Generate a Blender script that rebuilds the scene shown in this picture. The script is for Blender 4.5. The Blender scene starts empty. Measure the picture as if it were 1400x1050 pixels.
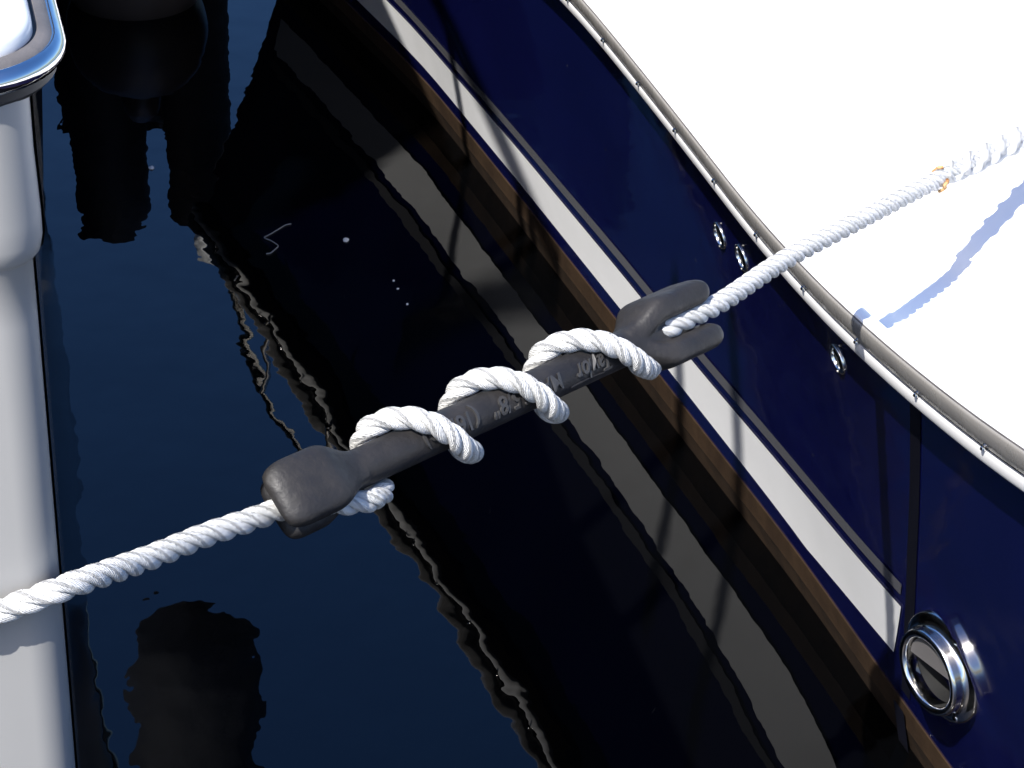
import bpy, bmesh, math, random
from mathutils import Vector, Matrix, Quaternion
random.seed(7)
R = math.radians
scn = bpy.context.scene
col = scn.collection

# ------------------------------------------------------------------ camera
cam_d = bpy.data.cameras.new('camera'); cam = bpy.data.objects.new('camera', cam_d); col.objects.link(cam)
scn.camera = cam
PITCH, ROLL, F_PX, CAM_H = 32.0, 2.5, 3200.0, 1.33
cam_d.sensor_width = 36.0; cam_d.lens = 36.0 * F_PX / 1400.0
cam_d.clip_start = 0.05; cam_d.clip_end = 2000
t, r = R(PITCH), R(ROLL)
cf = Vector((0, math.cos(t), -math.sin(t))); cr0 = Vector((1, 0, 0)); cu0 = Vector((0, math.sin(t), math.cos(t)))
cr = cr0 * math.cos(r) + cu0 * math.sin(r); cu = -cr0 * math.sin(r) + cu0 * math.cos(r)
M = Matrix((cr, cu, -cf)).transposed().to_4x4(); M.translation = Vector((0, 0, CAM_H))
cam.matrix_world = M

# ------------------------------------------------------------------ sky, sun, exposure
SUN_E, SUN_A = 53.0, -58.0            # elevation; azimuth measured from -x towards +y
S = Vector((-math.cos(R(SUN_A)) * math.cos(R(SUN_E)), math.sin(R(SUN_A)) * math.cos(R(SUN_E)), math.sin(R(SUN_E))))
world = bpy.data.worlds.new('World'); scn.world = world; world.use_nodes = True
nt = world.node_tree
sky = nt.nodes.new('ShaderNodeTexSky'); sky.sky_type = 'NISHITA'; sky.sun_disc = False
sky.sun_elevation = R(SUN_E); sky.sun_rotation = math.atan2(S.x, S.y)
sky.air_density = 1.0; sky.dust_density = 2.0; sky.ozone_density = 4.0
bg = nt.nodes['Background']; hsv = nt.nodes.new('ShaderNodeHueSaturation'); hsv.inputs['Saturation'].default_value = 1.27; hsv.inputs['Hue'].default_value = 0.508
nt.links.new(sky.outputs[0], hsv.inputs['Color']); nt.links.new(hsv.outputs[0], bg.inputs[0]); bg.inputs[1].default_value = 0.13
sun_d = bpy.data.lights.new('sun', 'SUN'); sun_d.energy = 4.6; sun_d.angle = R(0.53); sun_d.color = (1.0, 0.97, 0.925)
sun = bpy.data.objects.new('sun', sun_d); col.objects.link(sun); sun.rotation_euler = S.to_track_quat('Z', 'Y').to_euler()
sun.location = S * 12
vs = scn.view_settings; vs.view_transform = 'Standard'; vs.look = 'None'; vs.gamma = 1.0; vs.use_curve_mapping = False
vs.exposure = 0.9

# ------------------------------------------------------------------ helpers
def tag(o, label=None, cat=None, group=None, kind=None):
    if label: o['label'] = label
    if cat: o['category'] = cat
    if group: o['group'] = group
    if kind: o['kind'] = kind
    return o

def empty(name, loc=(0, 0, 0)):
    o = bpy.data.objects.new(name, None); o.empty_display_size = 0.05; o.location = loc; col.objects.link(o); return o

def mesh(name, verts, faces, mat, parent=None, smooth=True, uvs=None):
    me = bpy.data.meshes.new(name); me.from_pydata([tuple(v) for v in verts], [], faces); me.update()
    if smooth:
        me.polygons.foreach_set('use_smooth', [True] * len(me.polygons))
    if uvs is not None:
        l = me.uv_layers.new(name='UVMap')
        for lp in me.loops: l.data[lp.index].uv = uvs[lp.vertex_index]
    o = bpy.data.objects.new(name, me); col.objects.link(o)
    if mat: me.materials.append(mat)
    if parent:
        o.parent = parent
        o.matrix_parent_inverse = parent_inv(parent)
    return o

def parent_inv(p):
    m = Matrix.Translation(p.location) @ p.rotation_euler.to_matrix().to_4x4()
    if p.parent: m = Matrix.Identity(4) if p.type == 'MESH' else m
    return m.inverted() if p.type == 'EMPTY' else Matrix.Identity(4)

def fix_normals(o):
    bm = bmesh.new(); bm.from_mesh(o.data); bmesh.ops.recalc_face_normals(bm, faces=bm.faces[:]); bm.to_mesh(o.data); bm.free(); return o

def sharp(o, deg=35):
    o.data.set_sharp_from_angle(angle=R(deg)); return o

def grid_faces(nu, nv, cu_=False, cv_=False):
    f = []
    for i in range(nu - (0 if cu_ else 1)):
        for j in range(nv - (0 if cv_ else 1)):
            a = i * nv + j; b = i * nv + (j + 1) % nv; c = ((i + 1) % nu) * nv + (j + 1) % nv; d = ((i + 1) % nu) * nv + j
            f.append((a, b, c, d))
    return f

def sweep_plan(name, path, prof, mat, parent, close_prof=False, sh=35):
    """profile (outward, z) swept along a plan path; outward is to the right of the direction of travel"""
    n = len(path); V = []
    for i, p in enumerate(path):
        a = Vector(path[max(i - 1, 0)][:2]); b = Vector(path[min(i + 1, n - 1)][:2]); d = (b - a).normalized()
        nrm = Vector((d.y, -d.x)); z0 = p[2] if len(p) > 2 else 0.0
        for (o, z) in prof: V.append((p[0] + nrm.x * o, p[1] + nrm.y * o, z0 + z))
    ob = mesh(name, V, grid_faces(n, len(prof), False, close_prof), mat, parent)
    return sharp(fix_normals(ob), sh)

def tube(name, pts, rad, mat, parent=None, seg=12, caps=True):
    pts = [Vector(p) for p in pts]; n = len(pts); V = []; prev = None
    for i, p in enumerate(pts):
        d = (pts[min(i + 1, n - 1)] - pts[max(i - 1, 0)]).normalized()
        if prev is None:
            prev = d.orthogonal().normalized()
        prev = (prev - d * prev.dot(d)).normalized(); b = d.cross(prev)
        rr = rad[i] if isinstance(rad, (list, tuple)) else rad
        for k in range(seg):
            an = 2 * math.pi * k / seg; V.append(p + (prev * math.cos(an) + b * math.sin(an)) * rr)
    Fc = grid_faces(n, seg, False, True)
    if caps:
        Fc.append(tuple(range(seg))); Fc.append(tuple((n - 1) * seg + k for k in range(seg)))
    return fix_normals(sharp(mesh(name, V, Fc, mat, parent), 60))

def lathe(name, prof, mat, parent, mtx=Matrix.Identity(4), seg=40, sh=35):
    V = []
    for k in range(seg):
        a = 2 * math.pi * k / seg
        for (rr, z) in prof: V.append(mtx @ Vector((rr * math.cos(a), rr * math.sin(a), z)))
    return sharp(fix_normals(mesh(name, V, grid_faces(seg, len(prof), True, False), mat, parent)), sh)

def spline(pts, n):
    """Catmull-Rom (centripetal-ish, uniform) through points, n samples per span"""
    P = [Vector(p) for p in pts]; P = [P[0] * 2 - P[1]] + P + [P[-1] * 2 - P[-2]]; out = []
    for i in range(1, len(P) - 2):
        for k in range(n):
            u = k / n
            out.append(0.5 * ((2 * P[i]) + (P[i + 1] - P[i - 1]) * u + (2 * P[i - 1] - 5 * P[i] + 4 * P[i + 1] - P[i + 2]) * u * u
                              + (3 * P[i] - P[i - 1] - 3 * P[i + 1] + P[i + 2]) * u ** 3))
    out.append(P[-2].copy()); return out

def resample(pts, step):
    L = [0.0]
    for a, b in zip(pts, pts[1:]): L.append(L[-1] + (b - a).length)
    n = max(2, int(L[-1] / step)); out = []; j = 0
    for i in range(n + 1):
        s = L[-1] * i / n
        while j < len(L) - 2 and L[j + 1] < s: j += 1
        out.append(pts[j].lerp(pts[j + 1], (s - L[j]) / max(1e-9, L[j + 1] - L[j])))
    return out

def poly_interp(tab, x):
    if x <= tab[0][0]: i = 0
    elif x >= tab[-1][0]: i = len(tab) - 2
    else: i = next(k for k in range(len(tab) - 1) if tab[k][0] <= x <= tab[k + 1][0])
    a, b = tab[i], tab[i + 1]; u = (x - a[0]) / (b[0] - a[0]); return a[1] + (b[1] - a[1]) * u

# ------------------------------------------------------------------ materials
def mat(name, color, rough=0.5, metal=0.0, spec=0.5, coat=0.0, ior=1.5):
    m = bpy.data.materials.new(name); m.use_nodes = True; b = m.node_tree.nodes['Principled BSDF']
    b.inputs['Base Color'].default_value = (*color, 1); b.inputs['Roughness'].default_value = rough
    b.inputs['Metallic'].default_value = metal; b.inputs['Specular IOR Level'].default_value = spec
    b.inputs['Coat Weight'].default_value = coat; b.inputs['IOR'].default_value = ior
    return m

def N(m, kind, **kw):
    n = m.node_tree.nodes.new(kind)
    for k, v in kw.items():
        if k in n.inputs: n.inputs[k].default_value = v
        else: setattr(n, k, v)
    return n

def lk(m, a, b): m.node_tree.links.new(a, b)

def noise_rig(m, scale, detail=4, coord='Object', stretch=None):
    tc = N(m, 'ShaderNodeTexCoord'); nz = N(m, 'ShaderNodeTexNoise', Scale=scale, Detail=detail)
    if stretch:
        mp = N(m, 'ShaderNodeMapping'); mp.inputs['Scale'].default_value = stretch
        lk(m, tc.outputs[coord], mp.inputs[0]); lk(m, mp.outputs[0], nz.inputs['Vector'])
    else: lk(m, tc.outputs[coord], nz.inputs['Vector'])
    return nz

def vary(m, scale, c1, c2, detail=5, lo=0.3, hi=0.7, stretch=None):
    b = m.node_tree.nodes['Principled BSDF']; nz = noise_rig(m, scale, detail, stretch=stretch)
    rp = N(m, 'ShaderNodeValToRGB'); rp.color_ramp.elements[0].position = lo; rp.color_ramp.elements[1].position = hi
    rp.color_ramp.elements[0].color = (*c1, 1); rp.color_ramp.elements[1].color = (*c2, 1)
    lk(m, nz.outputs[0], rp.inputs[0]); lk(m, rp.outputs[0], b.inputs['Base Color']); return m

def vary_rough(m, scale, a, b_, detail=5, stretch=None):
    b = m.node_tree.nodes['Principled BSDF']; nz = noise_rig(m, scale, detail, stretch=stretch)
    mr = N(m, 'ShaderNodeMapRange'); mr.inputs[1].default_value = .35; mr.inputs[2].default_value = .65
    mr.inputs[3].default_value = a; mr.inputs[4].default_value = b_
    lk(m, nz.outputs[0], mr.inputs[0]); lk(m, mr.outputs[0], b.inputs['Roughness']); return m

def bump(m, scale, dist, strength=1.0, detail=3, stretch=None):
    b = m.node_tree.nodes['Principled BSDF']; nz = noise_rig(m, scale, detail, stretch=stretch)
    bp = N(m, 'ShaderNodeBump', Strength=strength, Distance=dist); lk(m, nz.outputs[0], bp.inputs['Height'])
    if b.inputs['Normal'].is_linked: lk(m, b.inputs['Normal'].links[0].from_socket, bp.inputs['Normal'])
    lk(m, bp.outputs[0], b.inputs['Normal']); return m

m_navy = mat('navy_gelcoat', (0.0035, 0.0045, 0.036), 0.06, coat=0.6); m_navy.node_tree.nodes['Principled BSDF'].inputs['Coat Roughness'].default_value = 0.03
vary(m_navy, 5, (0.003, 0.0042, 0.038), (0.0042, 0.0055, 0.052)); vary_rough(m_navy, 40, 0.04, 0.14); bump(m_navy, 6, 0.0012)
bn = m_navy.node_tree.nodes['Principled BSDF']; src_ = bn.inputs['Base Color'].links[0].from_socket
tcn = N(m_navy, 'ShaderNodeTexCoord'); vo = N(m_navy, 'ShaderNodeTexVoronoi', Scale=24.0); lk(m_navy, tcn.outputs['Object'], vo.inputs['Vector'])
mr_ = N(m_navy, 'ShaderNodeMapRange'); mr_.inputs[1].default_value = 0.02; mr_.inputs[2].default_value = 0.035; mr_.inputs[3].default_value = 0.4; mr_.inputs[4].default_value = 0.0
lk(m_navy, vo.outputs['Distance'], mr_.inputs[0])
mx = N(m_navy, 'ShaderNodeMix', data_type='RGBA'); lk(m_navy, mr_.outputs[0], mx.inputs[0]); lk(m_navy, src_, mx.inputs[6]); mx.inputs[7].default_value = (0.25, 0.25, 0.27, 1)
lk(m_navy, mx.outputs[2], bn.inputs['Base Color'])     # dried salt spots
m_shade = mat('post_shade', (0.004, 0.004, 0.008), 0.35)  # near-black colour for the shadow strips on the navy boat
m_stripe = mat('off_white_stripe', (0.62, 0.61, 0.59), 0.12); vary(m_stripe, 7, (0.78, 0.78, 0.78), (0.84, 0.84, 0.84)); bump(m_stripe, 6, 0.0008)
m_accent = mat('grey_stripe', (0.10, 0.10, 0.11), 0.15)
m_brown = mat('brown_bottom_paint', (0.16, 0.085, 0.04), 0.75, spec=0.2); vary(m_brown, 30, (0.015, 0.0078, 0.0034), (0.029, 0.0162, 0.0076), 8, stretch=(1, 1, .4)); bump(m_brown, 60, 0.0015)
m_white = mat('white_gelcoat', (0.82, 0.82, 0.81), 0.22); vary(m_white, 6, (0.79, 0.79, 0.77), (0.84, 0.84, 0.83)); bump(m_white, 8, 0.0006)
m_vinyl = mat('white_vinyl', (0.8, 0.79, 0.77), 0.35)
m_under = mat('tan_moulding', (0.26, 0.2, 0.15), 0.5); vary(m_under, 20, (0.2, 0.15, 0.11), (0.3, 0.23, 0.17))
m_steel = mat('stainless_steel', (0.50, 0.465, 0.41), 0.22, metal=1.0); vary_rough(m_steel, 60, 0.18, 0.34, stretch=(1, 1, .3)); bump(m_steel, 14, 0.0006)
m_insert = mat('brushed_insert', (0.56, 0.53, 0.485), 0.26, metal=0.55); vary_rough(m_insert, 50, 0.2, 0.34, stretch=(1, 1, .3)); bump(m_insert, 14, 0.0006)
m_chrome = mat('polished_chrome', (0.74, 0.73, 0.71), 0.08, metal=1.0); vary_rough(m_chrome, 80, 0.05, 0.16); bump(m_chrome, 25, 0.0005)
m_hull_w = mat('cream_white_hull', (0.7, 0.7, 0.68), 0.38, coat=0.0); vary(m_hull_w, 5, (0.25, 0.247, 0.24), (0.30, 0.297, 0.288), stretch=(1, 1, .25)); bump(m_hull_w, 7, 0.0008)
m_topside = mat('dark_brown_topsides', (0.03, 0.024, 0.019), 0.15); vary(m_topside, 14, (0.006, 0.005, 0.004), (0.06, 0.046, 0.032), 8)
m_greyrub = mat('grey_rubber', (0.10, 0.095, 0.095), 0.55); vary(m_greyrub, 40, (0.075, 0.07, 0.07), (0.13, 0.12, 0.115)); bump(m_greyrub, 200, 0.0004)
m_blackrub = mat('black_rubber_groove', (0.012, 0.012, 0.014), 0.5)
m_snub = mat('black_rubber', (0.02, 0.02, 0.022), 0.46, spec=0.4)
vary(m_snub, 34, (0.0095, 0.009, 0.010), (0.025, 0.0225, 0.021), 10, stretch=(1, 1, 1)); vary_rough(m_snub, 90, 0.5, 0.68, 6); bump(m_snub, 260, 0.0005)
m_letter = mat('rubber_edge_light', (0.034, 0.033, 0.033), 0.5)  # lighter than the body: light caught by the raised edges, put into the colour
m_black = mat('black_hole', (0.006, 0.006, 0.006), 0.7)
m_flap = mat('grey_rubber_flap', (0.09, 0.085, 0.085), 0.5)
m_fend = mat('black_vinyl', (0.07, 0.052, 0.04), 0.4); bump(m_fend, 30, 0.001)
m_wood = mat('tarred_timber', (0.03, 0.022, 0.016), 0.8); vary(m_wood, 12, (0.012, 0.01, 0.008), (0.05, 0.037, 0.027), 8, stretch=(1, 1, .1)); bump(m_wood, 40, 0.004)
m_canvas = mat('dark_canvas', (0.012, 0.014, 0.02), 0.85); bump(m_canvas, 300, 0.0006)
m_glass = mat('dark_glass', (0.01, 0.012, 0.015), 0.05)
m_twine = mat('rusty_twine', (0.42, 0.2, 0.06), 0.8); vary(m_twine, 200, (0.3, 0.12, 0.03), (0.6, 0.4, 0.2))
m_foam = mat('foam_white', (0.75, 0.75, 0.72), 0.7)
m_thread = mat('pale_thread', (0.32, 0.31, 0.29), 0.7)

# rope: white nylon with fine yarn lines running along each strand
m_rope = mat('white_nylon', (0.8, 0.82, 0.82), 0.5, spec=0.4)
b = m_rope.node_tree.nodes['Principled BSDF']; b.inputs['Sheen Weight'].default_value = 0.15
b.inputs['Subsurface Weight'].default_value = 0.0
tc = N(m_rope, 'ShaderNodeTexCoord'); mp = N(m_rope, 'ShaderNodeMapping'); mp.inputs['Rotation'].default_value = (0, 0, R(28))
wv = N(m_rope, 'ShaderNodeTexWave', Scale=2.2, Distortion=1.2, Detail=2.0); wv.inputs['Detail Scale'].default_value = 1.5
lk(m_rope, tc.outputs['UV'], mp.inputs[0]); lk(m_rope, mp.outputs[0], wv.inputs['Vector'])
bp = N(m_rope, 'ShaderNodeBump', Strength=0.9, Distance=0.0010); lk(m_rope, wv.outputs[1], bp.inputs['Height'])
nz = noise_rig(m_rope, 900, 3); bp2 = N(m_rope, 'ShaderNodeBump', Strength=0.5, Distance=0.0005)
lk(m_rope, nz.outputs[0], bp2.inputs['Height']); lk(m_rope, bp.outputs[0], bp2.inputs['Normal']); lk(m_rope, bp2.outputs[0], b.inputs['Normal'])
nz2 = noise_rig(m_rope, 35, 6); rp = N(m_rope, 'ShaderNodeValToRGB')
rp.color_ramp.elements[0].position = .35; rp.color_ramp.elements[0].color = (0.72, 0.72, 0.69, 1)
rp.color_ramp.elements[1].position = .6; rp.color_ramp.elements[1].color = (0.86, 0.85, 0.82, 1)
lk(m_rope, nz2.outputs[0], rp.inputs[0]); lk(m_rope, rp.outputs[0], b.inputs['Base Color'])

# water
m_water = mat('harbour_water', (0.0007, 0.0008, 0.0010), 0.0, spec=0.5, ior=1.46)
bw = m_water.node_tree.nodes['Principled BSDF']
for sc_, di, stv in ((5.0, 0.0013, (1, .8, 1)), (12.0, 0.0007, (1, .75, 1)), (26.0, 0.00016, (1, .9, 1))):
    nzw = noise_rig(m_water, sc_, 2, stretch=stv); bpw = N(m_water, 'ShaderNodeBump', Strength=1.0, Distance=di)
    lk(m_water, nzw.outputs[0], bpw.inputs['Height'])
    if bw.inputs['Normal'].is_linked: lk(m_water, bw.inputs['Normal'].links[0].from_socket, bpw.inputs['Normal'])
    lk(m_water, bpw.outputs[0], bw.inputs['Normal'])

# ------------------------------------------------------------------ water
mesh_w = mesh('water', [(-400, -400, 0), (400, -400, 0), (400, 400, 0), (-400, 400, 0)], [(0, 1, 2, 3)], m_water, smooth=False)
tag(mesh_w, kind='structure')

# ------------------------------------------------------------------ navy motor boat
Y0, YB = -0.8, 3.34
RAIL = [(-0.8, 1.02), (0.0, .74), (0.8, .475), (1.215, .327), (1.345, .288), (1.42, .262), (1.609, .202), (1.822, .136), (1.953, .094), (2.134, .033),
        (2.28, -.036), (2.473, -.118), (2.637, -.205), (2.896, -.318), (3.126, -.424), (3.36, -.54)]
def sm(tab, y, w=0.12):
    return sum(poly_interp(tab, y + d * w) * k for d, k in ((-1, 1), (-.5, 2), (0, 3), (.5, 2), (1, 1))) / 9
def rail_x(y): return sm(RAIL, y)
def rail_z(y):
    z = 0.44
    if y < 1.7: z += 0.062 * min(1.6, ((1.7 - y) / 0.48)) ** 2 if y > 0.9 else 0.062 * 2.56
    return z
WL = [(-0.8, 1.2), (0.4, .78), (1.0, .562), (1.3, .455), (1.574, .355), (1.779, .284), (2.029, .183), (2.424, .028), (2.779, -.113), (3.0, -.225)]
def wl_x(y): return sm(WL, y, 0.1)
OVER = 0.02
def y_end(z): return 3.27 + 0.07 * max(0.0, min(1.0, z / 0.44))
def hull_x(y, z):
    zt = rail_z(y) - 0.002; u = z / zt
    top = rail_x(y) + OVER * 1.06; w = wl_x(y)
    f = 0.8 * u + 0.2 * u * u if u > 0 else 1.2 * u
    x = w + (top - w) * f
    if z < 0: x = w + (-z) * 0.8
    # fair into the stem
    return x
def stem(z):
    ye = y_end(z); return ye
NU = 120
def level(z, ya=Y0, out=0.0, n=NU, yb=None):
    pts = []; ye = y_end(z) if yb is None else yb
    for i in range(n + 1):
        y = ya + (ye - ya) * i / n
        x = hull_x(y, z) - out * 0.93
        pts.append(Vector((x, y - out * 0.36, z)))
    return pts

boat = empty('motor_boat', (1.1, 1.4, 0))
tag(boat, 'navy blue motor boat with white deck, steel rub rail and white boot stripe', 'motor boat')

def loft(name, levels, m, parent, sh=30):
    n = len(levels[0]); V = [p for L in levels for p in L]
    return sharp(fix_normals(mesh(name, V, grid_faces(len(levels), n), m, parent)), sh)

zs = [0.044, 0.05] + [0.06 + 0.365 * k / 18 for k in range(19)]
def top_level(out=0):
    return [Vector((hull_x(y, rail_z(y) - .002), y, rail_z(y) - .002)) for y in [Y0 + (YB - Y0) * i / NU for i in range(NU + 1)]]
hull = loft('hull', [level(z) for z in zs] + [top_level()], m_navy, boat)
# brown bottom with a rounded chine standing a little proud of the topsides
bot = loft('hull_bottom', [level(-0.32, out=-.25), level(-0.1, out=-.03), level(-0.01), level(0.0, out=.001), level(0.022, out=0.003),
                           level(0.026, out=0.004), level(0.030, out=0.003), level(0.044, out=0.002), level(0.0475, out=0.0012), level(0.049, out=-.003)], m_brown, boat, 20)
# stripes sweep up a little towards their square-cut end
def st_top(y): d = max(0.0, 2.1 - y); return 0.127 + 0.14 * d * d
def st_bot(y): return 0.073 + 0.14 * max(0.0, 1.75 - y)
def band(name, f0, f1, y0, y1, m, out=0.0012, n=160):
    L = []
    for k in range(5):
        u = k / 4; ya = y0 + (y1 - y0) * u; row = []
        for i in range(n + 1):
            q = i / n; y = ya + (3.25 - ya) * q; z = f0(y) + (f1(y) - f0(y)) * u
            y = min(y, y_end(z)); row.append(Vector((hull_x(y, z) - out * .93, y - out * .36, z)))
        L.append(row)
    return loft(name, L, m, boat)
band('boot_stripe', st_bot, st_top, 1.570, 1.537, m_stripe)
band('accent_stripe', lambda y: st_top(y) + .014, lambda y: st_top(y) + .0285, 1.534, 1.527, m_accent)

SHADE_LINE = [(.05, 1.562), (.088, 1.55), (.155, 1.529), (.254, 1.494), (.348, 1.457), (.45, 1.417)]  # dark strip laid on the topsides in place of a post's shadow
def shade_y(z): return poly_interp(SHADE_LINE, z)
loft('hull_shade_strip', [[Vector((hull_x(shade_y(z) + dy, z) - .0008, shade_y(z) + dy, z)) for z in [.062 + .375 * k / 30 for k in range(31)]] for dy in (-.0075, -.003, .003, .0075)], m_shade, boat)
loft('bottom_shade_strip', [[Vector((hull_x(1.566 + dy, z) - .0052, 1.566 + dy - .003, z)) for z in [-.02 + .066 * k / 10 for k in range(11)]] for dy in (-.009, .009)], m_shade, boat)  # the same painted shadow carried down across the brown bottom
# starboard side, far from the camera
STB = spline([(YBx, yy, 0) for (YBx, yy) in ((rail_x(YB), YB), (-.1, 3.34), (.6, 3.1), (1.4, 2.45), (2.1, 1.4), (2.55, .2), (2.75, Y0))], 10)
stb_lv = []
for k in range(7):
    z = -0.32 + 0.735 * k / 6; u = max(0, (z + .32) / .735)
    row = []
    p0 = Vector((hull_x(y_end(z), z), y_end(z), 0))
    for i, p in enumerate(STB):
        q = min(1.0, i / 15.0); full = Vector((p.x + (1.1 - p.x) * .12 * (1 - u), p.y + (1.3 - p.y) * .12 * (1 - u), 0))
        v = full + (p0 - Vector((STB[0].x + (1.1 - STB[0].x) * .12 * (1 - u), STB[0].y + (1.3 - STB[0].y) * .12 * (1 - u), 0))) * (1 - q)
        row.append(Vector((v.x, v.y, z)))
    stb_lv.append(row)
loft('hull_starboard', stb_lv, m_navy, boat)
mesh('transom', [(rail_x(Y0) + .05, Y0, .5), (2.72, Y0, .44), (2.6, Y0, -.3), (wl_x(Y0) + .1, Y0, -.3)], [(0, 1, 2, 3)], m_navy, boat, smooth=False)

# deck: margin, small step down, cambered field
def rail_path(n=150, ya=Y0, yb=YB):
    # travel from bow towards the stern, so that "outward" (right of travel) points to the water
    return [(rail_x(y), y, rail_z(y)) for y in [yb + (ya - yb) * i / n for i in range(n + 1)]]
RP = rail_path()
DECK_PROF = [(0.0117, 0.0385), (0.0109, 0.0401), (0.008, 0.041), (0.002, 0.041), (-0.0005, 0.0395), (-0.003, 0.031), (-0.006, 0.021), (-0.010, 0.0175), (-0.02, 0.0165), (-0.038, 0.0163), (-0.045, 0.0135), (-0.10, 0.013), (-0.118, 0.015), (-0.128, 0.024), (-0.15, 0.034), (-.23, .058), (-.28, .066), (-0.42, .07)]
dl = []
n = len(RP)
for i, p in enumerate(RP):
    a = Vector(RP[max(i - 1, 0)][:2]); b2 = Vector(RP[min(i + 1, n - 1)][:2]); d = (b2 - a).normalized(); nr = Vector((d.y, -d.x))
    u = i / (n - 1); q = STB[min(len(STB) - 1, int(u * (len(STB) - 1)))]
    bow = min(1.0, (YB - p[1]) / 0.5)
    row = [Vector((p[0] + nr.x * o * bow, p[1] + nr.y * o * bow, p[2] + z)) for o, z in DECK_PROF]
    e = row[-1]
    row += [e.lerp(Vector((q.x, q.y, .50)), s) + Vector((0, 0, .04 * math.sin(math.pi * s))) for s in (.25, .5, .75, 1)]
    dl.append(row)
deck = loft('deck', dl, m_white, boat, 40)

# rub rail: white vinyl flange below, steel insert above, both leaning outwards with the flare
sweep_plan('joint_moulding', RP, [(-0.024, -0.003), (-0.004, -0.001), (0.0, 0.001)], m_under, boat)
K = 0.68
def rk(pr): return [(o * K, z * K) for o, z in pr]
rail = sweep_plan('rub_rail', RP, rk([(-0.003, -0.001), (0.0, 0.0005), (0.0015, 0.003), (0.0058, 0.0165), (0.0052, 0.0185), (0.003, 0.0192)]), m_vinyl, boat, sh=50)
sweep_plan('rail_groove', RP, rk([(0.0032, 0.0188), (-0.002, 0.0200), (-0.001, 0.0238), (0.0056, 0.0240)]), m_blackrub, rail)
ins = sweep_plan('steel_insert', RP, rk([(0.0050, 0.0238), (0.0092, 0.0256), (0.0140, 0.0350), (0.0176, 0.0450), (0.0190, 0.0520), (0.0186, 0.0550), (0.0168, 0.0560)]), m_insert, rail, sh=70)
sweep_plan('caulk_line', RP, rk([(0.0178, 0.0555), (0.0174, 0.0570), (0.0164, 0.0575)]), m_greyrub, rail)
scr_me = None
def rail_frame(y):
    d = Vector((rail_x(y - .01) - rail_x(y + .01), -.02)).normalized(); return Vector((d.y, -d.x, 0))
for k in range(26):
    y = 0.9 + k * 0.0925; nr = rail_frame(y); p = Vector((rail_x(y), y, rail_z(y))) + nr * 0.0046 + Vector((0, 0, .0144))
    if scr_me is None:
        so = lathe('screw', [(0.0, 0.0022), (0.001, 0.002), (0.002, 0.0012), (0.0023, 0.0), (0.0023, -.001)], m_chrome, rail, Matrix.Identity(4), 12); scr_me = so.data
    else:
        so = bpy.data.objects.new('screw', scr_me); col.objects.link(so); so.parent = rail
    so.location = p; so.rotation_euler = (0, 0, 0)
    so.matrix_parent_inverse = Matrix.Identity(4)

# hull normal and fittings on the topsides
def hull_pt(y, z): return Vector((hull_x(y, z), y, z))
def hull_frame(y, z):
    ty = (hull_pt(y + .01, z) - hull_pt(y - .01, z)).normalized(); tz = (hull_pt(y, z + .01) - hull_pt(y, z - .01)).normalized()
    nn = tz.cross(ty).normalized()
    if nn.x > 0: nn = -nn
    zz = (tz - nn * tz.dot(nn)).normalized(); xx = zz.cross(nn)
    m = Matrix((xx, zz, nn)).transposed().to_4x4(); m.translation = hull_pt(y, z); return m

def ring_fitting(y, z, s, name, big):
    m = hull_frame(y, z)
    if big:
        nn = (m.to_3x3() @ Vector((0, 0, 1)) + 0.28 * (Vector((0, 0, CAM_H)) - m.translation).normalized()).normalized(); zz = m.to_3x3() @ Vector((0, 1, 0)); zz = (zz - nn * zz.dot(nn)).normalized()
        tr_ = m.translation.copy(); m = Matrix((zz.cross(nn), zz, nn)).transposed().to_4x4(); m.translation = tr_ + nn * .006
        prof = [(0.046, -0.012), (0.0463, 0.0015), (0.045, 0.003), (0.041, 0.004), (0.0375, 0.0055), (0.0362, 0.009), (0.0362, 0.0135), (0.0352, 0.0162), (0.033, 0.0170),
                (0.0305, 0.0162), (0.0292, 0.0135), (0.0288, 0.004)]
        o = lathe(name, [(a * s, c * s) for a, c in prof], m_chrome, boat, m, 56, 50)
        lathe('bore', [(0.0287 * s, 0.0036 * s), (0.0282 * s, -0.02), (0.0, -0.02)], m_black, o, m, 40)
        # half-round rubber flap hanging inside the mouth
        V = []; n_ = 20; rr = 0.0279 * s
        for zz in (0.0105 * s, 0.0085 * s):
            for k in range(n_ + 1):
                a = R(8) + (math.pi - R(16)) * k / n_
                V.append(m @ Vector((rr * math.cos(a), rr * math.sin(a), zz)))
        nn = n_ + 1
        Fc = [tuple(range(nn)), tuple(range(2 * nn - 1, nn - 1, -1))] + [(k, (k + 1) % nn, nn + (k + 1) % nn, nn + k) for k in range(nn)]
        fix_normals(mesh('flap', V, Fc, m_flap, o, smooth=False))
        for a in (R(60), R(180), R(300)):
            mm = m @ Matrix.Translation((0.0418 * s * math.cos(a), 0.0418 * s * math.sin(a), 0.0036 * s))
            lathe('screw', [(0, 0.002), (0.0015, 0.0018), (0.003, 0.0008), (0.0034, -0.001)], m_chrome, o, mm, 14)
    else:
        prof = [(0.0135, -0.001), (0.0136, 0.001), (0.0128, 0.0022), (0.0105, 0.0032), (0.0092, 0.003), (0.0086, 0.0018), (0.0084, -0.001)]
        o = lathe(name, [(a * s, c * s) for a, c in prof], m_chrome, boat, m, 32, 50)
        lathe('bore', [(0.0087 * s, 0.001), (0.0085 * s, 0.0004), (0.0, 0.0004)], m_black, o, m, 24)
        for a in (R(90), R(270)):
            mm = m @ Matrix.Translation((0.0112 * s * math.cos(a), 0.0112 * s * math.sin(a), 0.0028 * s))
            lathe('screw', [(0, 0.0011), (0.0011, 0.0008), (0.0014, -0.001)], m_steel, o, mm, 10)
    return o
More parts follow.
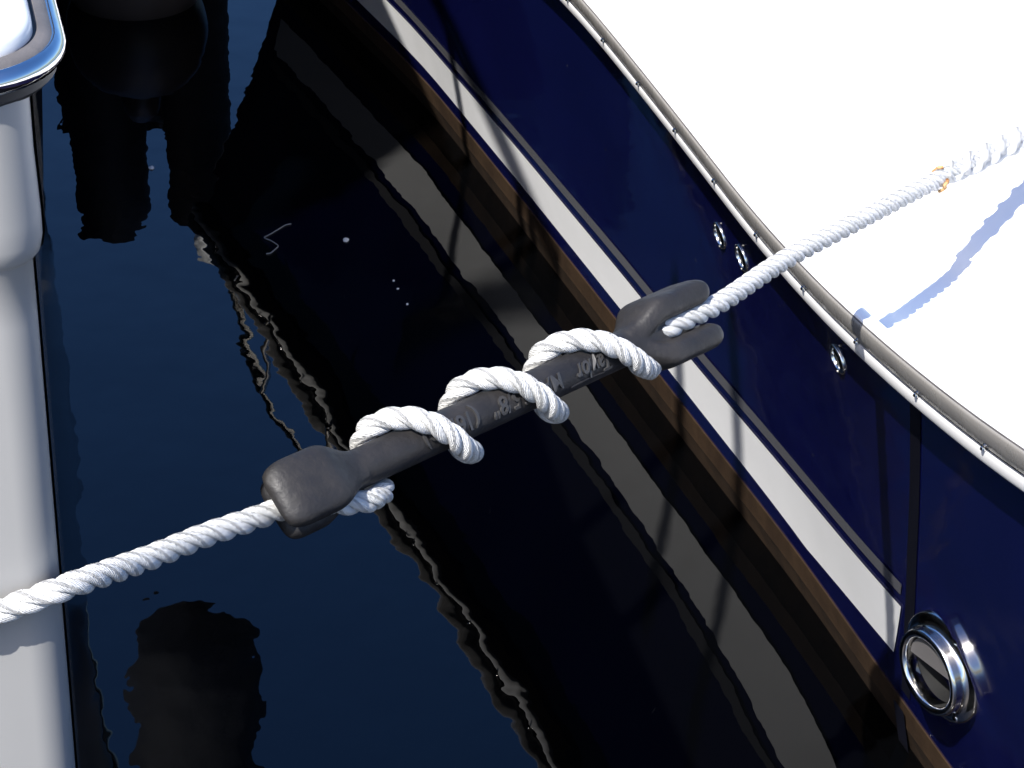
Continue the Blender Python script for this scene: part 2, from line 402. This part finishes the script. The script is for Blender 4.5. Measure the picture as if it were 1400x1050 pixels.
o = ring_fitting(1.459, 0.175, 1.0, 'outlet_fitting', True); o['label'] = 'large steel through-hull outlet with grey rubber flap'
ring_fitting(1.834, 0.349, 0.95, 'drain_fitting', False)
ring_fitting(1.78, 0.357, 0.95, 'drain_fitting', False)
ring_fitting(1.569, 0.386, 0.95, 'drain_fitting', False)

br_pts = [(-.455, 3.27), (-.43, 3.18), (-.37, 3.0), (-.31, 2.85), (-.25, 2.72)]
bz = .575
tube('bow_rail', spline([(x, y, bz) for x, y in br_pts], 6), .0065, m_steel, boat, 10)
for (x, y) in br_pts[::2]: tube('bow_rail_post', [(x, y, .45), (x, y, .55), (x, y, bz)], .0065, m_steel, boat, 10)
# mooring cleat on the deck, just past the right edge of the picture
CL = Vector((0.48, 1.74, 0.506))
cleat = empty('deck_cleat', CL); tag(cleat, 'steel horn cleat on the white deck holding the rope end', 'cleat')
cd = Vector((0.35, -0.94, 0)).normalized()
tube('horn', [CL + cd * s + Vector((0, 0, .052 + .01 * (abs(s) / .08) ** 2)) for s in [-.085, -.07, -.05, -.025, 0, .025, .05, .07, .085]], [.004, .008, .0095, .0105, .011, .0105, .0095, .008, .004], m_steel, cleat, 14)
for s in (-.028, .028):
    tube('post', [CL + cd * s + Vector((0, 0, z)) for z in (-.01, .0, .004, .02, .05)], [.02, .02, .015, .010, .009], m_steel, cleat, 14)

# ------------------------------------------------------------------ white boat on the left
lb = empty('motor_cruiser', (-1.3, 2.4, 0))
tag(lb, 'white motor cruiser with chrome and grey rubber rub rail at its rounded corner', 'motor cruiser')
FACE_Y, SIDE_S = 0.8545, -0.29
cxr, cyr, crad = -0.238, 0.891, 0.030
nd = Vector((1.0, -SIDE_S)).normalized(); a1 = math.degrees(math.atan2(nd.y, nd.x))
def corner_path(crad):
    cxr, cyr = -0.206 - crad, FACE_Y + crad
    P = [(-2.6, FACE_Y), (-1.8, FACE_Y), (-1.0, FACE_Y), (-.6, FACE_Y), (-.4, FACE_Y), (-.3, FACE_Y)]
    for k in range(15):
        a = R(-90.0 + (a1 + 90.0) * k / 14); P.append((cxr + crad * math.cos(a), cyr + crad * math.sin(a)))
    return P
LP = corner_path(0.030)
lx, ly = LP[-1]
def side_line(y): return lx - 0.185 * (y - ly) - 0.105 * min(.5, y - ly) - 0.07 * max(0.0, y - 2.5)
SIDE = [(side_line(ly + yy), ly + yy) for yy in (.05, .1, .2, .4, .8, 1.2, 1.4, 1.6, 2.0, 2.6, 3.4, 4.2)]
LP += SIDE
HP = corner_path(0.014) + SIDE          # the hull itself has a tighter corner than its rail
ZR = 0.921
HPROF = [(.0035, ZR), (0.0035, ZR - .03), (0.0045, ZR - .060), (0.0045, ZR - .070), (0.0032, ZR - .0765), (0.0005, ZR - .080), (-0.0005, ZR - .081), (-0.0003, ZR - .11), (0.0, .6), (0.0, .42), (-.002, .3), (-.015, .05), (-.06, -.15), (-.3, -.4)]
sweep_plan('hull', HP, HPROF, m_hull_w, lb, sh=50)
sweep_plan('topside_panel', HP[20:], [(o_ + .0012, z_ - (.006 if q == 0 else 0)) for q, (o_, z_) in enumerate(HPROF[:-1])], m_topside, lb, sh=50)
rl = sweep_plan('rub_rail', LP, [(-.0185, ZR - .003), (.009, ZR - .0045), (.0118, ZR - .0015), (.0118, ZR + .0022)], m_blackrub, lb)
sweep_plan('chrome_insert', LP, [(.011, ZR + .002), (.0142, ZR + .0035), (.016, ZR + .0065), (.016, ZR + .0095), (.0142, ZR + .0122), (.0118, ZR + .0132), (.0105, ZR + .013)], m_chrome, rl, sh=80)
sweep_plan('rubber_strip', LP, [(.011, ZR + .0124), (.0102, ZR + .0138), (.0075, ZR + .0148), (.0052, ZR + .0152), (.0044, ZR + .0145), (.0042, ZR + .013)], m_greyrub, rl, sh=50)
sweep_plan('seam_groove', LP, [(.0048, ZR + .0137), (.0020, ZR + .0139)], m_blackrub, rl)
sweep_plan('gunwale', LP, [(.003, ZR + .013), (.0026, ZR + .0185), (.0012, ZR + .0212), (-.0016, ZR + .0228), (-.007, ZR + .0235), (-.0265, ZR + .0243)], m_white, lb, sh=60)
in_path = []
nL = len(LP)
for i, p in enumerate(LP):
    a = Vector(LP[max(i - 1, 0)]); b2 = Vector(LP[min(i + 1, nL - 1)]); d = (b2 - a).normalized(); nr = Vector((d.y, -d.x)); in_path.append(Vector(p) - nr * .0255)
V = [(p.x, p.y, ZR + .0242) for p in in_path] + [(-2.6, LP[-1][1], ZR + .0242)]
mesh('side_deck', V, [tuple(range(len(V)))], m_white, lb, smooth=False)

# unseen guard rail stanchions, added where their shadows fall on the navy hull
def side_x(y): return side_line(y) - 0.06
hs = Vector((S.x, S.y)).normalized()
def sun_post(hx, hy):
    # walk from the hull point towards the sun until the side deck is reached
    k = 0.0
    while k < 4 and hx + hs.x * k > side_x(hy + hs.y * k): k += 0.002
    return hy + hs.y * k, k
TOPZ = ZR + .33
post_y = [sun_post(*p)[0] for p in ((-.077, 2.646), (-.007, 2.461), (.012, 2.432))]
def stanchion(name, y, top, rad):
    po = tube(name, [(side_x(y), y, ZR + .035), (side_x(y), y, (ZR + top) / 2), (side_x(y), y, top)], rad, m_steel, lb, 14)
    lathe('base_flange', [(0, .008), (.02, .008), (.026, .004), (.028, 0)], m_steel, po, Matrix.Translation((side_x(y), y, ZR + .039)), 20)
for y in post_y: stanchion('stanchion', y, TOPZ, .0095)
ya, yb2 = min(post_y) - .1, max(post_y) + .12
tube('grab_rail', [(side_x(y), y, TOPZ) for y in [ya + (yb2 - ya) * k / 12 for k in range(13)]], 0.010, m_steel, lb, 14)
for hp in ((.165, 2.017), (.226, 1.90)):  # unseen tall staffs, added and sized for their shadows on the stripe
    y, k = sun_post(*hp); stanchion('shadow_staff', y, .18 + k * S.z / math.hypot(S.x, S.y), .0095)
# cabin and furled canvas, seen only mirrored in the water
cy0 = sun_post(-.150, 2.81)[0]
cab = [(side_x(cy0) - .0, cy0), (side_x(cy0 + .8) - .0, cy0 + .8), (-2.5, cy0 + .8), (-2.5, cy0)]
V = [(x, y, ZR + .05) for x, y in cab] + [(x - (.03 if x > -2 else -.1), y + (.03 if y < cy0 + 1 else -.1), ZR + .12) for x, y in cab]
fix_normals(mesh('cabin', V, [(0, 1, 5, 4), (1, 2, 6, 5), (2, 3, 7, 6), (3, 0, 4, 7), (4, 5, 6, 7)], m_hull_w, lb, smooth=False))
cv = []
for k in range(19):
    u = k / 18; z = 1.44 + u * 1.0; w_ = 0.125 * min(1, math.sqrt(max(0.0, 1 - (1 - min(1, u / .3)) ** 2)) + .02) * (1 + .06 * math.sin(u * 17))
    for j in range(20):
        a = 2 * math.pi * j / 20; rr = w_ * (1 + .07 * math.sin(3 * a + u * 6))
        cv.append((-.61 + rr * math.cos(a), 3.62 + rr * math.sin(a) * .9, z))
fix_normals(mesh('furled_canvas', cv, grid_faces(19, 20, False, True) + [tuple(range(20)), tuple(18 * 20 + j for j in range(20))], m_canvas, lb))
tube('canvas_pole', [(-.61, 3.62, 2.3), (-.75, 3.75, 2.38), (-1.3, 3.9, 2.38), (-1.35, 3.92, ZR)], .016, m_steel, lb)

# ------------------------------------------------------------------ dock, piles and fender at the head of the gap
def box(name, x0, x1, y0, y1, z0, z1, m, parent, bev=.006):
    bm = bmesh.new(); bmesh.ops.create_cube(bm, size=1)
    for v in bm.verts: v.co = Vector(((x0 + x1) / 2 + v.co.x * (x1 - x0), (y0 + y1) / 2 + v.co.y * (y1 - y0), (z0 + z1) / 2 + v.co.z * (z1 - z0)))
    bmesh.ops.bevel(bm, geom=bm.edges[:], offset=bev, segments=2, affect='EDGES')
    me = bpy.data.meshes.new(name); bm.to_mesh(me); bm.free(); me.materials.append(m)
    o = bpy.data.objects.new(name, me); col.objects.link(o); 
    if parent: o.parent = parent; o.matrix_parent_inverse = parent_inv(parent)
    return o
tag(box('timber_beam', -.775, -.53, 3.51, 3.60, .0, .41, m_wood, None, .01), 'dark timber beam joining the two piles mirrored at the top', 'beam')
def pile(x, y, rad, h, lab):
    prof = [(rad * 1.0, -1.2), (rad * 1.02, .1), (rad * .98, h - .03), (rad * .9, h - .008), (rad * .7, h), (0, h + .004)]
    seg = 22; V = []
    for k in range(seg):
        a = 2 * math.pi * k / seg; w_ = 1 + .05 * math.sin(a * 3 + x * 9)
        for rr, z in prof: V.append((x + rr * w_ * math.cos(a), y + rr * w_ * math.sin(a), z))
    tag(sharp(fix_normals(mesh('mooring_pile', V, grid_faces(seg, len(prof), True, False), m_wood)), 40), lab, 'pile', 'dock piles mirrored at the top left')
pile(-.676, 3.44, .062, .55, 'left of two dark piles mirrored in the water by the white cruiser')
pile(-.532, 3.44, .054, .52, 'right of two dark piles mirrored in the water, nearer the navy boat')

fen = empty('ball_fender', (-.565, 3.17, 0)); tag(fen, 'black vinyl ball fender floating at the top edge of the picture', 'fender')
fm = Matrix.Translation((-.565, 3.135, .05))
lathe('ball', [(0.0, -.105)] + [(.102 * math.sin(R(a)), -.105 * math.cos(R(a))) for a in range(8, 165, 6)] + [(.03, .108), (.026, .13), (.016, .142), (0, .145)], m_fend, fen, fm, 40, 60)
tube('lanyard', [(-.565, 3.135, .19), (-.57, 3.3, .28), (-.585, 3.45, .37), (-.59, 3.53, .437)], .005, m_wood, fen, 8)

# ------------------------------------------------------------------ mooring rope and rubber snubber
def at(px, py, z):
    d = cf + cr * ((px - 700) / F_PX) + cu * ((525 - py) / F_PX)
    return Vector((0, 0, CAM_H)) + d * ((z - CAM_H) / d.z)
ZL, ZRT = 0.575, 0.50
def at_y(px, py, y):
    d = cf + cr * ((px - 700) / F_PX) + cu * ((525 - py) / F_PX)
    return Vector((0, 0, CAM_H)) + d * (y / d.y)
A = at(366, 697, 0.647)      # left tip of the snubber axis
B = at(962, 426, 0.613)      # right tip
ax = (B - A).normalized(); LEN = (B - A).length
mid = (A + B) / 2
tocam = (Vector((0, 0, CAM_H)) - mid); vv = (tocam - ax * tocam.dot(ax)).normalized(); ww = vv.cross(ax).normalized()
if ww.z < 0: ww = -ww
RB, RR = 0.0108, 0.0065
def loc(s, w, v): return A + ax * s + ww * w + vv * v
def around(s, phi, rad): return loc(s, rad * math.cos(phi), rad * math.sin(phi))

snub = empty('rope_snubber', mid - Vector((0, 0, .02))); tag(snub, 'black rubber mooring snubber with forked ends and raised lettering, wrapped by white rope', 'snubber')
def prong_mesh(bm, s_tip, s_root, sep, wid, sgn, ease=.36, tip=.84):
    """one tapered flat lobe: from the body at s_root out to the rounded tip at s_tip"""
    n_ = 26; ring = 18; rows = []
    L = s_tip - s_root
    for i in range(n_):
        u = i / (n_ - 1); s = s_root + L * u
        e = min(1.0, u / ease); e = e * e * (3 - 2 * e)
        cen = 0.0030 + 0.0108 * e; hw = 0.0098 + 0.0085 * e; ht = 0.0076 + 0.0010 * e
        if u > tip:
            q = math.sqrt(max(0.0, 1 - ((u - tip) / (1 - tip)) ** 2)); hw *= .6 + .4 * q; ht *= max(q, .2)
        row = []
        for k in range(ring):
            a = 2 * math.pi * k / ring; ca, sa = math.cos(a), math.sin(a)
            p_ = 2 / 3.4
            X = math.copysign(abs(ca) ** p_, ca) * hw; Yv = math.copysign(abs(sa) ** p_, sa) * ht
            row.append(bm.verts.new(A + ax * s + sep * (sgn * cen + Yv) + wid * X))
        rows.append(row)
    for i in range(n_ - 1):
        for k in range(ring): bm.faces.new((rows[i][k], rows[i][(k + 1) % ring], rows[i + 1][(k + 1) % ring], rows[i + 1][k]))
    bm.faces.new(rows[0]); bm.faces.new(rows[-1])
bm = bmesh.new()
n_ = 40; ring = 28; rows = []
S0, S1 = 0.038, LEN - 0.048
for i in range(n_):
    u = i / (n_ - 1); s = S0 + (S1 - S0) * u; rr = RB * (1 + .08 * max(0, abs(u - .5) * 2 - .8) / .2)
    rows.append([bm.verts.new(around(s, 2 * math.pi * k / ring, rr)) for k in range(ring)])
for i in range(n_ - 1):
    for k in range(ring): bm.faces.new((rows[i][k], rows[i][(k + 1) % ring], rows[i + 1][(k + 1) % ring], rows[i + 1][k]))
bm.faces.new(rows[0]); bm.faces.new(rows[-1])
sepR = (ww * 1.0 + vv * 0.12).normalized(); widR = ax.cross(sepR).normalized()
sepL = (vv * 0.98 + ww * 0.18).normalized(); widL = ax.cross(sepL).normalized()
for sg in (-1, 1):
    prong_mesh(bm, LEN + (-.003 if sg > 0 else -.004), LEN - 0.078, sepR, widR, sg)
    prong_mesh(bm, -0.004 if sg > 0 else 0.013, 0.062, sepL, widL, sg, .5, .78)
bmesh.ops.recalc_face_normals(bm, faces=bm.faces[:])
tmp_me = bpy.data.meshes.new('tmp'); bm.to_mesh(tmp_me); bm.free()
tmp = bpy.data.objects.new('tmp', tmp_me); col.objects.link(tmp)
md = tmp.modifiers.new('r', 'REMESH'); md.mode = 'VOXEL'; md.voxel_size = 0.0011; md.use_smooth_shade = True
m2 = tmp.modifiers.new('s', 'SMOOTH'); m2.factor = 0.5; m2.iterations = 9
dg = bpy.context.evaluated_depsgraph_get(); ev = tmp.evaluated_get(dg)
body_me = bpy.data.meshes.new_from_object(ev); body_me.name = 'body'
bpy.data.objects.remove(tmp)
body_me.materials.clear(); body_me.materials.append(m_snub)
body = bpy.data.objects.new('body', body_me); col.objects.link(body); body.parent = snub; body.matrix_parent_inverse = parent_inv(snub)

# raised lettering, reading from the right tip to the left, upside down for the camera
def letters(txt, s_start, size, phi0, shear=0.0, xs=1.0, parent=snub):
    cu_ = bpy.data.curves.new('txt', 'FONT'); cu_.body = txt; cu_.size = size; cu_.shear = shear; cu_.extrude = 0.0016; cu_.offset = 0.00022; cu_.resolution_u = 3
    ob = bpy.data.objects.new('txt', cu_); col.objects.link(ob)
    me = bpy.data.meshes.new_from_object(ob.evaluated_get(bpy.context.evaluated_depsgraph_get()))
    bpy.data.objects.remove(ob)
    bm_ = bmesh.new(); bm_.from_mesh(me)
    for v in bm_.verts:
        x, y, z = v.co; v.co = around(s_start - x * xs, phi0 + y / RB, RB + 0.0000 + z * .72)
    bmesh.ops.recalc_face_normals(bm_, faces=bm_.faces[:])
    bm_.to_mesh(me); bm_.free(); me.name = 'lettering'; me.materials.clear(); me.materials.append(m_letter)
    o_ = bpy.data.objects.new('lettering', me); col.objects.link(o_); o_.parent = parent; o_.matrix_parent_inverse = parent_inv(parent)
    return o_
def s_of(px, py):   # axis coordinate below a picture point
    best = min(range(0, 1001), key=lambda i: (lambda q: (q[0] - px) ** 2 + (q[1] - py) ** 2)(proj(A + ax * (LEN * i / 1000)))); return LEN * best / 1000
def proj(P):
    v = P - Vector((0, 0, CAM_H)); z = v.dot(cf); return (700 + F_PX * v.dot(cr) / z, 525 - F_PX * v.dot(cu) / z)
PH = R(72)
letters('Taylor', s_of(824, 503), 0.0145, PH + .1, 0.25, .82)
letters('MADE', s_of(757, 535), 0.0125, PH + .1, 0.0)
letters('5/8"', s_of(701, 562), 0.0140, PH, 0.15)
letters('(16mm)', s_of(646, 592), 0.0140, PH, 0.0)
us = s_of(815, 505)
V = []; 
for k in range(13):
    s = us - .032 * k / 12; 
    for (dp, rr) in ((1.13 - .08 * math.sin(k / 12 * 3), RB - .0003), (1.13 - .08 * math.sin(k / 12 * 3), RB + .0007), (1.19 - .08 * math.sin(k / 12 * 3), RB + .0007), (1.19 - .08 * math.sin(k / 12 * 3), RB - .0003)):
        V.append(around(s, PH + dp, rr))
fix_normals(mesh('underline', V, grid_faces(13, 4), m_snub, snub))

# rope centre line: left boat -> left fork -> turns round the snubber -> right fork -> deck cleat
RC = RB + RR * 1.05
right = [loc(LEN + .012, 0.001, .007), loc(LEN - .03, 0, .009), loc(LEN - .052, -.001, .005), loc(LEN - .072, -.003, -.012)]
s_b = [s_of(884, 487), s_of(757, 545), s_of(640, 600), s_of(530, 652)]       # where each turn shows below the body
s_t = [s_of(768, 515), s_of(655, 570), s_of(530, 625)]                       # where each turn slips behind the top
turns = []
turns.append(around(s_b[0] + .008, R(262), RC)); turns.append(around(s_b[0] + .004, R(222), RC))
for k in range(3):
    b0, t0 = s_b[k], s_t[k]
    for f in (0, .2, .4, .6, .8, 1.0):
        ph = 185 - 200 * f; e = f ** .9
        turns.append(around(b0 + (t0 - b0) * e, R(ph), RC))
    b1 = s_b[k + 1]
    for f in (.3, .6, .85): turns.append(around(t0 + (b1 - t0) * f, R(-15 - 160 * f), RC))
turns.append(around(s_b[3] - .004, R(196), RC)); turns.append(around(s_b[3] - .014, R(182), RC)); 
left = [loc(.062, -.0180, .0035), loc(.048, -.0145, .0022), loc(.032, -.008, -.0005), loc(.014, -.003, -.002), loc(-.012, -.001, -.001)]
wall_fix = Vector((-.62, FACE_Y - .012, .60))
ctr = []
ctr += [CL + Vector((-.01, .02, .035)), at(1430, 170, .545), at(1330, 222, .562)]
ctr += [at(1250, 262, .575), at(1160, 309, .590), at(1070, 357, .603)]
ctr += right + turns + left
ctr += [at(280, 732, .652), at(200, 764, .661), at_y(100, 799, FACE_Y + .0005), at_y(10, 832, FACE_Y - .0095), at_y(-80, 864, FACE_Y - .0105), at_y(-170, 896, FACE_Y - .0125), at_y(-330, 948, FACE_Y - .018), at_y(-520, 1000, FACE_Y - .03)]
path = resample(spline(ctr, 14), 0.0014)
rope = empty('mooring_rope', path[len(path) // 2]); tag(rope, 'white three-strand nylon mooring rope stretched between the boats and coiled round the snubber', 'rope')
LAY = 0.0385
def strands(pts, rad, phase, name, parent, lay=LAY, seg=12, rs=0.465, ro=0.545, hand=1):
    n_ = len(pts); pr = None; frames = []; s = 0.0
    for i in range(n_):
        d = (pts[min(i + 1, n_ - 1)] - pts[max(i - 1, 0)]).normalized()
        if pr is None: pr = d.orthogonal().normalized()
        pr = (pr - d * pr.dot(d)).normalized(); frames.append((pts[i], d, pr.copy(), d.cross(pr), s))
        if i < n_ - 1: s += (pts[i + 1] - pts[i]).length
    for q in range(3):
        cl = []
        for (p, d, a, b_, s_) in frames:
            an = hand * 2 * math.pi * s_ / lay + 2 * math.pi * q / 3 + phase
            rr = rad(s_) if callable(rad) else rad
            cl.append((p + (a * math.cos(an) + b_ * math.sin(an)) * rr * ro, p, d, rr, s_))
        V, UV = [], []
        for i in range(n_):
            c0 = cl[i][0]; d = (cl[min(i + 1, n_ - 1)][0] - cl[max(i - 1, 0)][0]).normalized()
            out = (c0 - cl[i][1]); out = (out - d * out.dot(d)).normalized(); b_ = d.cross(out); rr = cl[i][3] * rs
            for k in range(seg):
                an = 2 * math.pi * k / seg
                V.append(c0 + out * math.cos(an) * rr * 1.0 + b_ * math.sin(an) * rr * 1.12)
                UV.append((k / seg * 3.0, cl[i][4] / 0.008))
        Fc = grid_faces(n_, seg, False, True) + [tuple(range(seg)), tuple((n_ - 1) * seg + k for k in range(seg))]
        fix_normals(mesh(name, V, Fc, m_rope, parent, uvs=UV))
cum = [0.0]
for a_, b_ in zip(path, path[1:]): cum.append(cum[-1] + (b_ - a_).length)
def near(P): return cum[min(range(len(path)), key=lambda i: (path[i] - P).length)]
sA, sB = near(turns[0]), near(turns[-1])
def rope_rad(s):     # the lay opens a little where the rope bends round the rubber
    u = max(0.0, min(1.0, (s - sA) / .03, (sB - s) / .03)); return RR * (1 + .05 * u * u * (3 - 2 * u)) * (1.10 - .13 * min(1.0, s / cum[-1] * 1.6))
strands(path, rope_rad, 0.3, 'strand', rope)
# eye splice near the cleat: the tucked ends make the rope thicker there
i0 = min(range(len(path)), key=lambda i: (path[i] - at(1285, 245, .569)).length)
sp = path[:i0]
SPL = cum[i0]
strands(sp, lambda s: RR * (1.18 + .12 * math.sin(s * 420)) * (.72 + .28 * min(1.0, (SPL - s) / .05)) , 1.3, 'splice_strand', rope, lay=0.085, rs=0.42, ro=0.78, hand=-1)
pw = path[i0]; dw = (path[i0 + 1] - path[i0 - 1]).normalized()
o1 = ww - dw * ww.dot(dw); o1.normalize(); o2 = dw.cross(o1)
for off, a0_, a1_, rr in ((-.004, -30, 75, .0078), (.006, 170, 250, .0080)):
    tube('whipping_twine', [pw + dw * (off + .002 * math.sin(k)) + (o1 * math.cos(R(a0_ + (a1_ - a0_) * k / 12)) + o2 * math.sin(R(a0_ + (a1_ - a0_) * k / 12))) * rr for k in range(13)], .0014, m_twine, rope, 8, False)
# eye of the rope round the cleat
eye = spline([CL + Vector((-.01, .02, .03)), CL + Vector((.02, .035, .012)), CL + cd * -.05 + Vector((.02, 0, .03)), CL + Vector((.03, -.02, .03)), CL + cd * .05 + Vector((0, 0, .02)), CL + Vector((-.03, -.01, .02))], 8)
strands(resample(eye, .002), RR, 0.0, 'strand', rope)
# eye bolt on the white boat that takes the left end of the rope
eb = Vector(path[-1])
tube('eye_bolt', [eb + Vector((.02 * math.cos(R(a)), .0, .02 * math.sin(R(a)))) for a in range(0, 361, 20)] + [], .004, m_steel, lb, 10, False)
tube('eye_bolt', [eb + Vector((0, .02, .0)), Vector((eb.x, FACE_Y + .02, eb.z))], .006, m_steel, lb, 10)

# ------------------------------------------------------------------ small things afloat
def fleck(px, py, sz, k):
    c = at(px, py, 0.0); bm_ = bmesh.new(); bmesh.ops.create_icosphere(bm_, subdivisions=2, radius=1)
    for v in bm_.verts:
        v.co = Vector((v.co.x * sz * (1 + random.uniform(-.3, .3)), v.co.y * sz * 1.5 * (1 + random.uniform(-.3, .3)), v.co.z * sz * .5)) + c + Vector((0, 0, sz * .2))
    me = bpy.data.meshes.new('foam_fleck'); bm_.to_mesh(me); bm_.free(); me.materials.append(m_foam)
    o_ = bpy.data.objects.new('foam_fleck', me); col.objects.link(o_)
    tag(o_, k, 'foam fleck', 'specks floating on the dark water')
fleck(473, 329, .0035, 'largest white fleck afloat on black water in mid gap')
fleck(207, 230, .0035, 'white fleck afloat between the two dark pile reflections')
for (x, y, w) in ((538, 384, 'uppermost'), (544, 395, 'middle'), (557, 416, 'lowest')): fleck(x, y, .0014, w + ' of three tiny white flecks in a row afloat above the rope')
th = spline([at(*p, .001) for p in ((398, 306), (390, 308), (380, 314), (370, 320), (362, 324), (362.6, 326), (370, 329), (378, 334), (380, 337), (375, 342), (370, 346), (364, 347))], 4)
tag(tube('floating_thread', th, .0008, m_thread, None, 6), 'thin pale zigzag thread floating on the black water', 'thread')
